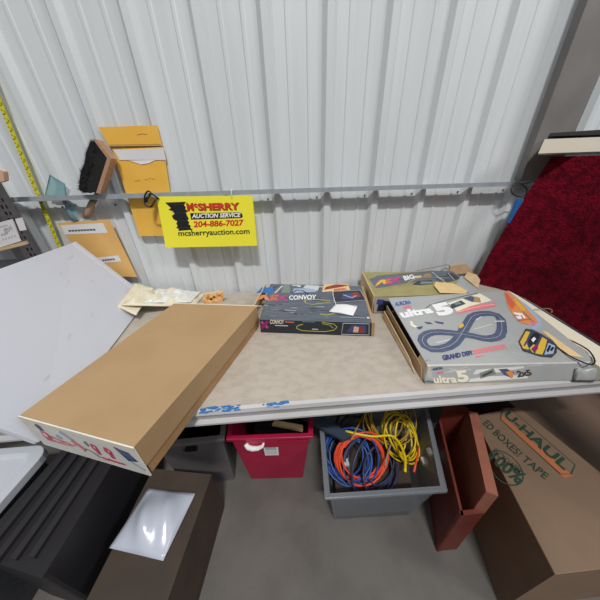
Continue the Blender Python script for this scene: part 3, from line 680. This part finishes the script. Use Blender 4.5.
# crushed corner, right side wall, torn left side with tray walls
mb = MB(); mb.slab([fb[1]+Vector((.002,.004,0)), t0[2]+Vector((.006,0,-.045)), t0[2]+Vector((0,0,-.001)), t0[1]+Vector((0,.002,-.001))], (-.004,0,0), 'liftgrey', 'liftgrey'); mb.build('lid_side', t)
mb = MB(); grid(mb, [(.775,.396,.746),(.84,.391,.746),(.85,.42,.765),(.785,.424,.765)], 14, 10, lambda u,v: .004+.024*math.sin(math.pi*min(1,v*1.1+.05))*(.75+.25*math.sin(9*u+4*v)), 'liftgrey'); mb.build('crushed_corner', t)
mb = MB(); mb.hexa([(.392,.445,.743),(.81,.42,.743),(.895,.775,.743),(.42,.775,.743)],[(.396,.455,.774),(.81,.43,.774),(.89,.77,.79),(.425,.77,.79)],'black_box'); mb.build('tray_insert', t)
mb = MB(); mb.slab([(.366,.445,.743),(.397,.78,.743),(.394,.78,.80),(.371,.47,.772)][::-1], (.0035,0,0), 'kraft'); mb.build('tray_side', t)
mb = MB(); mb.slab([Vector(p) for p in ((.357,.47,.744),(.385,.78,.744),(.386,.78,.775),(.364,.52,.757))][::-1], (.003,0,0), 'kraft_pale'); mb.build('torn_cardboard', t)
mb = MB(); mb.slab([Vector(p) for p in ((.37,.435,.744),(.372,.50,.744),(.381,.50,.785),(.378,.448,.788))][::-1], (.005,0,0), 'kraft_pale'); mb.build('torn_cardboard', t)
mb = MB(); grid(mb, [(.366,.433,.745),(.392,.429,.745),(.394,.466,.786),(.378,.468,.786)], 6, 6, lambda u,v: .004+.008*math.sin(3*u), 'liftgrey'); mb.build('torn_corner', t)
MB().slab([Vector(p) for p in [(0.998,0.866,0.79),(0.996,0.815,0.79),(0.926,0.46,0.79),(0.825,0.386,0.79),(0.831,0.426,0.79)]][::-1], (0,0,-.04), 'cream').build('tray_rim', t)
MB().slab([Vector(p) for p in [(0.995,0.815,0.792),(0.997,0.81,0.792),(0.935,0.466,0.792),(0.924,0.458,0.792)]][::-1], (0,0,-.03), 'blue_grey').build('rim_lining', t)
# loose cardboard and cords beside the big box
p = [Vector(v) for v in [(0.849,0.422,0.752),(0.873,0.408,0.752),(0.935,0.454,0.752),(0.923,0.462,0.752)]]
tag(MB().slab(p, (0,0,-.008), 'kraft').build('cardboard_scrap'), 'brown cardboard scrap at the right end of the table by the crushed corner', 'cardboard')
p = [Vector(v) for v in [(0.786,0.377,0.752),(0.835,0.379,0.752),(0.873,0.408,0.752),(0.846,0.411,0.752)]]
p = [Vector(v) for v in [(0.824,0.393,0.75),(0.859,0.397,0.75),(0.89,0.42,0.75),(0.853,0.42,0.75)]]
t = thing('power_cable', (.9,.55,.79), 'thin black cord with plug curling over the right side of the grey box', 'cord')
c = [Vector(v) for v in [(0.871,0.589,0.797),(0.853,0.55,0.797),(0.855,0.528,0.797),(0.863,0.506,0.797),(0.866,0.481,0.797),(0.863,0.459,0.797),(0.847,0.435,0.797),(0.828,0.416,0.797),(0.807,0.405,0.797),(0.798,0.408,0.797),(0.79,0.42,0.797),(0.785,0.441,0.797),(0.788,0.469,0.797),(0.793,0.484,0.797)]]
MB().tube(cr(c), .0019, 'cord_black', 6).build('cord', t)
c = [(0.868,0.598,0.799),(0.861,0.584,0.799),(0.85,0.564,0.799)]
MB().tube(c, lambda s: .009-.005*s, 'black', 8).build('plug', t)
c = [(0.903,0.675,0.8),(0.935,0.683,0.8),(0.96,0.683,0.8),(0.985,0.684,0.8),(0.988,0.672,0.8),(0.968,0.656,0.8)]
tag(MB().tube(cr(c), .0014, 'cord_grey', 6).build('thin_wire'), 'thin tan wire curl lying at the back right of the grey box', 'wire')

# ---------------------------------------------------------------- rug draped on the right
random.seed(8)
mb = MB(); nu, nv = 40, 30; vs = []
for j in range(nv+1):
    for i in range(nu+1):
        u = i/nu; v = j/nv; y = 1.066-1.2*u; z = .7425+(.5125+.062*y)*v
        ks = ((-1,.90),(0,.955),(.3,.99),(.525,1.034),(.68,1.064),(.88,1.098),(.96,1.082),(1.03,1.03),(1.2,.90)); xb = 0
        for (ya,xa),(yb_,xb_) in zip(ks, ks[1:]):
            if ya <= y <= yb_: xb = xa+(xb_-xa)*(y-ya)/(yb_-ya)
        x = xb+(z-.74)*(.2+.07*max(0,1-u*4)) -.020*math.sin(math.pi*v)*max(0,1-u*5) + .004*math.sin(9*u+5*v)+.003*math.sin(17*v)
        vs.append(Vector((x+.004,y,z)))
N = len(vs)
fs = []
for j in range(nv):
    for i in range(nu):
        a = j*(nu+1)+i; fs += [(a,a+1,a+nu+2,a+nu+1)]
mb.add(vs, fs, 'rug', True)
mb.add([v+Vector((.014,0,0)) for v in vs], [tuple(reversed(q)) for q in fs], 'rug_back', True)
rim = [i for i in range(nu+1)]+[j*(nu+1)+nu for j in range(1,nv+1)]+[nv*(nu+1)+i for i in range(nu-1,-1,-1)]+[j*(nu+1) for j in range(nv-1,0,-1)]
o = len(mb.v)-2*N
mb.add([vs[i] for i in rim]+[vs[i]+Vector((.014,0,0)) for i in rim], [(k,(k+1)%len(rim),len(rim)+(k+1)%len(rim),len(rim)+k) for k in range(len(rim))], 'rug')
tag(mb.build('maroon_rug'), 'large maroon pile rug draped down at the right of the table', 'rug')
t = thing('storage_rack', (1.45,.6,0), 'dark grey steel rack standing in the right corner behind the rug', 'rack')
for x,y in ((1.57,1.05),(1.87,1.05),(1.87,-.1),(1.57,-.1)):
    MB().box(x-.03,y-.03,0,x+.03,y+.03,1.19,'steel_grey').build('post', t)
MB().box(1.30,-.15,1.19,1.9,1.11,1.22,'steel_grey').build('rack_shelf', t)
MB().box(1.40,1.0,1.22,1.86,1.10,1.322,'steel_grey').build('top_riser', t)
MB().box(1.53,-.15,.40,1.9,1.11,.43,'steel_grey').build('rack_shelf', t)
tag(MB().box(1.085,1.096,1.2325,1.25,1.130,2.3,'shade_grey').build('shade_plate'), 'added grey plate standing for a wall shadow above the right end of the pipe', 'post')  # added plate, its grey stands in for a shadow cast on the wall
q = [(1.022,1.0,1.330),(2.0,.98,1.330),(2.0,.98,1.383),(1.027,1.0,1.377)]
tag(MB().slab(q, (.13,.12,0), 'ivory').build('flat_box'), 'flat cream box lying over the top of the maroon rug', 'box')
q = [(1.035,1.0,1.386),(2.0,.98,1.386),(2.0,.98,1.425),(1.04,1.0,1.396)]
tag(MB().slab(q, (.13,.12,0), 'black_box').build('black_case'), 'black case lying on the flat cream box at the top right', 'case')
q = [(1.067,1.06,1.053),(1.093,1.06,1.052),(1.101,1.06,1.158),(1.071,1.06,1.159)]
tag(MB().slab(q, (0,.01,0), 'blue').build('blue_card'), 'sliver of blue card between the wall and the rug', 'card')
c = [Vector(v) for v in [(1.151,1.085,1.229),(1.097,1.085,1.221),(1.053,1.085,1.212),(1.047,1.085,1.192),(1.081,1.085,1.17),(1.121,1.085,1.168),(1.124,1.085,1.193),(1.088,1.085,1.219),(1.052,1.085,1.224)]]
tag(MB().tube(cr(c), .0022, 'cord_black', 6).build('cable_tie'), 'dark cable looped around the right end of the pipe', 'cable')

# ---------------------------------------------------------------- under the table
def tub(name, rim, base, z1, m, inner, label, cat, th=.006, lip=.012, z0=.0, lipm=None):
    t = thing(name, (sum(p[0] for p in base)/4, sum(p[1] for p in base)/4, z0), label, cat)
    R = [Vector((p[0],p[1],z1)) for p in rim]; Bq = [Vector((p[0],p[1],z0)) for p in base]
    c = sum(R,Vector())/4; cb = sum(Bq,Vector())/4
    def inset(P,c,d): return [p+(c-p).normalized()*d*1.4 for p in P]
    Ri = inset(R,c,th); Bi = [p+Vector((0,0,.004)) for p in inset(Bq,cb,th)]
    mb = MB(); v = R+Bq+Ri+Bi
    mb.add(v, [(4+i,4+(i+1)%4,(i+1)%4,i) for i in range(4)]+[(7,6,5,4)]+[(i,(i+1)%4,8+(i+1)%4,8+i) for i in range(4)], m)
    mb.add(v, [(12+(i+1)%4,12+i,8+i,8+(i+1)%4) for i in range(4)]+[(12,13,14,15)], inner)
    mb.build('tub', t, bevel=.004)
    O = [p+(p-c).normalized()*lip*1.4 for p in R]
    lo = [p-Vector((0,0,.012)) for p in O]; li = [p-Vector((0,0,.012)) for p in R]
    v = [p+Vector((0,0,.003)) for p in Ri]+[p+Vector((0,0,.003)) for p in O]+lo+li
    mb = MB(); mb.add(v, [(i,4+i,4+(i+1)%4,(i+1)%4) for i in range(4)]+[(4+i,8+i,8+(i+1)%4,4+(i+1)%4) for i in range(4)]+[(8+i,12+i,12+(i+1)%4,8+(i+1)%4) for i in range(4)], lipm or m)
    mb.build('rim', t, bevel=.002)
    return t
# pink bin
t = tub('storage_bin', [(-.276,.570),(.049,.553),(.09,.86),(-.30,.88)], [(-.235,.575),(0.012,.56),(.04,.82),(-.26,.84)], .35, 'tote_pink', 'tote_pink', 'bright pink plastic storage bin on the floor under the table', 'bin')
fa, fb_ = Vector((-.276,.570,.35)), Vector((.049,.553,.35)); ba, bb = Vector((-.235,.575,0)), Vector((.012,.56,0))
def bf(u, v, off=.0): 
    p = (fa*(1-u)+fb_*u)*v+(ba*(1-u)+bb*u)*(1-v); return p+Vector((0,-off,0))
mb = MB(); qb = [bf(.39,.62,.006),bf(.59,.62,.006),bf(.59,.82,.006),bf(.39,.82,.006)]; mb.slab(qb, (0,.003,0), 'label'); f = Face(mb, qb)
f.poly([(.12,.62),(.88,.62),(.88,.9),(.12,.9)], 'panel_mark')
for v in (.5,.4,.3,.2): f.stroke([(.12,v),(.85,v)], .0025, 'panel_mark')
mb.build('label_card', t)
c = [bf(.19,.93,.016),bf(.21,.885,.02),bf(.27,.865,.022),bf(.34,.87,.022),bf(.40,.90,.02),bf(.42,.94,.016)]
MB().tube(c, lambda s: .004+.007*math.sin(math.pi*min(1,.25+s*.75)), 'white', 8).build('handle', t)
mb = MB(); mb.slab([bf(.2,.83,.012),bf(.6,.83,.012),bf(.6,.965,.012),bf(.2,.965,.012)], (0,.008,0), 'tote_pink'); mb.slab([bf(.6,.9,.01),bf(.97,.9,.01),bf(.97,.93,.01),bf(.6,.93,.01)], (0,.006,0), 'tote_pink'); mb.build('handle_plate', t, bevel=.003)
q = [(-0.108,0.619,0.34),(0.023,0.581,0.34),(0.025,0.602,0.34),(-0.095,0.636,0.34)]
tag(MB().slab([Vector(p) for p in q], (0,0,-.015), 'kraft_pale').build('cardboard_strip'), 'cream cardboard piece lying inside the bright pink bin', 'cardboard')
tag(MB().prism([(-.20,.62),(-.01,.61),(.02,.78),(-.21,.79)],.006,.2,'black_box').build('dark_carton'), 'dark carton sitting inside the bright pink bin', 'box')
# grey tote left of it
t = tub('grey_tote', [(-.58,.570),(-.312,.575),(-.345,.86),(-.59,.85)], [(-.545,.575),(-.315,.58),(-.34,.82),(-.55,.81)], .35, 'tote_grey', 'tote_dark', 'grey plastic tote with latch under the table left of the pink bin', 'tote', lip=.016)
MB().slab([(-.462,.562,.288),(-.418,.563,.288),(-.418,.560,.312),(-.462,.559,.312)], (0,.014,0), 'black').build('latch', t, bevel=.003)
# white lidded tub at far left
t = thing('lidded_tub', (-1.2,.35,0), 'white lidded tub on the floor at the lower left corner', 'tub')
MB().prism(rrect(-1.40,.12,-.955,.555,.05),0,.37,'steel_dark').build('tub', t, bevel=.004)
mb = MB(); a = rrect(-1.42,.10,-.94,.572,.055); b = rrect(-1.39,.13,-.97,.542,.045); n = len(a)
mb.add([(p[0],p[1],.37) for p in a]+[(p[0],p[1],.40) for p in a]+[(p[0],p[1],.403) for p in b]+[(p[0]*.985-.02,p[1]*.97+.01,.39) for p in b],
   [(k*n+i,k*n+(i+1)%n,(k+1)*n+(i+1)%n,(k+1)*n+i) for k in range(3) for i in range(n)]+[tuple(3*n+i for i in range(n)), tuple(range(n-1,-1,-1))], 'lid_white')
mb.build('lid', t, bevel=.003)
t = thing('dark_case', (-.8,.4,0), 'black ribbed case on the floor below the flat tan box', 'case')
MB().prism([(-.90,.28),(-.66,.22),(-.655,.585),(-.88,.585)],0,.40,'tote_dark').build('case_body', t, bevel=.01)
for k in range(4):
    x = -.86+k*.045; MB().prism([(x,.26),(x+.018,.256),(x+.018,.58),(x,.58)],.4005,.412,'black_box').build('lid_rib', t)
t = tag(MB().prism([(-.60,.20),(-.38,.16),(-.34,.48),(-.58,.52)],0,.27,'brown_dark').build('brown_carton', bevel=.003), 'dark brown carton on the floor in front of the grey tote', 'box')
mb = MB(); grid(mb, [(-.60,.30,.275),(-.42,.26,.275),(-.38,.42,.275),(-.56,.45,.275)], 16, 14, lambda u,v: .004+.05*math.sin(math.pi*u)*math.sin(math.pi*v)*(.8+.2*math.sin(13*u+7*v)), 'plastic_bag')
tag(mb.build('plastic_bag'), 'pale bluish plastic bag crumpled on the dark brown carton', 'bag')
# clear tote with the cords
t = tub('clear_tote', [(.095,.37),(.49,.36),(.612,.68),(.12,.70)], [(.13,.40),(.45,.39),(.55,.65),(.15,.67)], .30, 'tote_clear', 'tote_clear', 'clear grey plastic tote full of extension cords under the table', 'tote', th=.003, lip=.014)
random.seed(21)
def coil(c, r, tilt, yawc, turns, jit, squash=1, drop=0, ph=0, zmin=.145):
    """loops of cord thrown down loosely: every loop has its own size, lean and offset"""
    K = int(turns)+3; S = [[rnd(-1,1) for _ in range(6)] for _ in range(K)]; pts = []; n = int(turns*20); c = Vector(c)
    for i in range(n+1):
        a = ph+2*math.pi*i/20; k = i/20; j = int(k); e = k-j; e = e*e*(3-2*e)
        q = [S[j][m]*(1-e)+S[j+1][m]*e for m in range(6)]
        rr = r*(1+jit*q[0])
        p = Matrix.Rotation(yawc+jit*1.2*q[1],3,'Z') @ Matrix.Rotation(tilt+jit*1.4*q[2],3,'X') @ Vector((rr*math.cos(a), rr*squash*(1+.5*jit*q[5])*math.sin(a), 0))
        p = c+p+Vector((q[3]*jit*.10, q[4]*jit*.07, 0)); p.z = max(p.z, zmin)
        pts.append(p)
    return pts
def cord(pts, m, r, label, name='extension_cord'):
    o = MB().tube(pts, r, m, 7).build(name); return tag(o, label, 'cord', 'cords heaped in the clear tote')
cord(coil((.265,.525,.225),.095,.7,.1,5.4,.24,.9), 'cord_orange', .0042, 'orange extension cord coiled in the clear tote')
cord(coil((.20,.53,.20),.10,.7,-.5,6.4,.34,1.0,ph=2), 'cord_blue', .0040, 'bright blue cord coiled left of and beneath the orange cord')
cord(coil((.31,.50,.19),.105,.6,.5,5.2,.34,.85,ph=1), 'cord_navy', .0042, 'dull purple blue cord coiled between the orange and yellow cords')
cord(coil((.455,.575,.245),.075,.85,.5,6.6,.32,1.35,ph=1.2), 'cord_yellow', .0036, 'yellow extension cord coiled at the right of the clear tote')
cord(coil((.42,.64,.30),.095,.9,.2,7.4,.34,1.0,ph=.4), 'cord_ochre', .0028, 'thin brownish yellow cord looped behind the yellow coil')
cord(coil((.27,.64,.27),.10,.6,.0,4.3,.36,.7,ph=.9), 'cord_black', .0040, 'black cord looped at the dark back of the clear tote')
c = cr([Vector(p) for p in [(0.203,0.58,0.31),(0.262,0.559,0.31),(0.321,0.546,0.31),(0.384,0.545,0.31),(0.405,0.524,0.31),(0.41,0.492,0.31),(0.405,0.456,0.31),(0.383,0.411,0.31)]], 3)
cord(c, 'cord_yellow', .0050, 'thick single yellow cord strand crossing the clear tote to its front')
c = [Vector(p) for p in [(0.322,0.666,0.315),(0.284,0.619,0.315),(0.249,0.577,0.315),(0.217,0.537,0.315)]]
cord(c, 'cord_ochre', .003, 'short straight ochre cord end standing across the orange coil', 'cord_end')
c = [Vector(p) for p in [(0.497,0.515,0.27),(0.481,0.485,0.27),(0.458,0.458,0.27),(0.432,0.425,0.27)]]
cord(c, 'cord_orange', .004, 'short orange red cord end hanging below the yellow coil', 'cord_end')
c = [Vector(p) for p in [(0.45,0.594,0.26),(0.401,0.546,0.26),(0.368,0.508,0.26),(0.335,0.459,0.26)]]
cord(c, 'cord_grey', .0035, 'thin grey cord strand between the orange and yellow coils', 'cord_end')
q = [Vector(p) for p in [(0.006,0.647,0.345),(0.182,0.523,0.345),(0.218,0.536,0.345),(0.096,0.654,0.345)]]
tag(MB().slab(q[::-1] if False else q, (0,0,-.018), 'blue_grey').build('plastic_bar', bevel=.003), 'dark blue grey flat bar lying between the pink bin and the cords', 'bar')
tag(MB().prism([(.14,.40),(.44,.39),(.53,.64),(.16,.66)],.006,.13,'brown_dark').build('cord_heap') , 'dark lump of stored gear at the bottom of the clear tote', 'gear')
for i,(x,y) in enumerate(((472,0),)): pass
pl = [[(0.197,0.511,0.2)][0], [(0.525,0.491,0.2)][0], [(0.566,0.524,0.2)][0]]
for p,l in zip(pl, ('white plug at the front of the orange coil in the clear tote','white plug right of the yellow coil in the clear tote','small pale plug nearest the right rim of the clear tote')):
    p = Vector(p); tt = thing('plug', p, l, 'plug', 'white plugs in the clear tote'); pb = MB().box(p.x-.011,p.y-.014,p.z-.009,p.x+.011,p.y+.012,p.z+.009,'silver').build('plug_body', tt, bevel=.004)
    for s in (-1,1): MB().box(p.x+s*.006-.001,p.y-.028,p.z-.003,p.x+s*.006+.001,p.y-.014,p.z+.003,'galv').build('prong', pb)
# wooden tray box
t = thing('wooden_crate', (.68,.5,0), 'reddish brown open wooden crate between the cords and the printed carton', 'crate')
O = [Vector((.500,.28,0)),Vector((.580,.28,0)),Vector((.728,.55,0)),Vector((.628,.60,0))]
c = sum(O,Vector())/4
def wall_(a,b,th,z1,name,m):
    d = (b-a).normalized(); n_ = Vector((-d.y,d.x,0))*th
    MB().prism([(a.x,a.y),(b.x,b.y),((b+n_).x,(b+n_).y),((a+n_).x,(a+n_).y)],0,z1,m).build(name, t, bevel=.002)
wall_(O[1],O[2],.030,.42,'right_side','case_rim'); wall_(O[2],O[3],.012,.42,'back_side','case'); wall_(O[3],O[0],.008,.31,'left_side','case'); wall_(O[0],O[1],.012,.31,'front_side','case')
MB().prism([(p.x,p.y) for p in [c+(p-c)*.93 for p in O]],.0,.16,'case').build('crate_floor', t)
# printed moving carton
Tq = [Vector(p) for p in [(0.63, 0.14, 0.36), (1.045, 0.14, 0.36), (0.966, 0.589, 0.36), (0.745, 0.565, 0.36)]]
bq = [Vector((p.x,p.y,0)) for p in Tq]
t = thing('moving_carton', bq[0], 'brown cardboard moving box with green lettering and orange band at lower right', 'box')
mb = MB(); mb.hexa(bq, [p-Vector((0,0,.004)) for p in Tq], 'carton'); mb.build('carton_body', t)
mb = MB(); mb.slab(Tq, (0,0,-.004), 'kraft_pale', 'carton'); f = Face(mb, Tq)
fr = [(0.687,1.015),(0.821,1.012),(0.836,0.499),(0.697,0.449),(0.588,0.458),(0.454,0.926)]
f.poly(fr, 'carton', 1); f.stroke(fr, .004, 'uh_green', 2, True)
f.poly([(0.542,0.959),(0.696,0.436),(0.59,0.432),(0.473,0.914)], 'uh_orange', 2)
f.text('U-HAUL', [(0.57,0.951),(0.657,0.473),(0.805,0.502),(0.75,0.981)], 'uh_green', 4, .03)
f.text('ED BOXES! TAPE', [(0.088,0.912),(0.387,0.436),(0.473,0.461),(0.23,0.938)], 'uh_green', 4, .01)
cc = Vector([(0.059,0.553)][0]); circ = [(cc.x+.055*math.cos(a*math.pi/12)/f.W*1, cc.y+.055*math.sin(a*math.pi/12)/f.H) for a in range(24)]
f.stroke(circ, .004, 'uh_green', 2, True)
f.text('100%', [(-0.094,0.626),(0.092,0.423),(0.243,0.481),(0.065,0.666)], 'uh_green', 4, .03)
f.text('RECYCLABLE', [(0.0,0.671),(0.177,0.494),(0.23,0.51),(0.082,0.696)], 'uh_green', 4)
mb.build('carton_top', t)
t = thing('plain_carton', (1.2,.4,0), 'plain brown cardboard box behind the printed moving box at lower right', 'box')
mb = MB().prism([(1.075,.12),(1.52,.19),(1.43,.86),(.985,.79)],0,.31,'plain_brown'); mb.build('carton_body', t)
mb = MB(); s = [Vector(p) for p in [(1.209,0.584,0.31),(1.222,0.458,0.31)]]; mb.slab([s[0]+Vector((0,-.003,0)),s[1]+Vector((0,-.003,0)),s[1]+Vector((0,.003,0)),s[0]+Vector((0,.003,0))], (0,0,-.0004), 'kraft_dark'); mb.build('flap_seam', t)
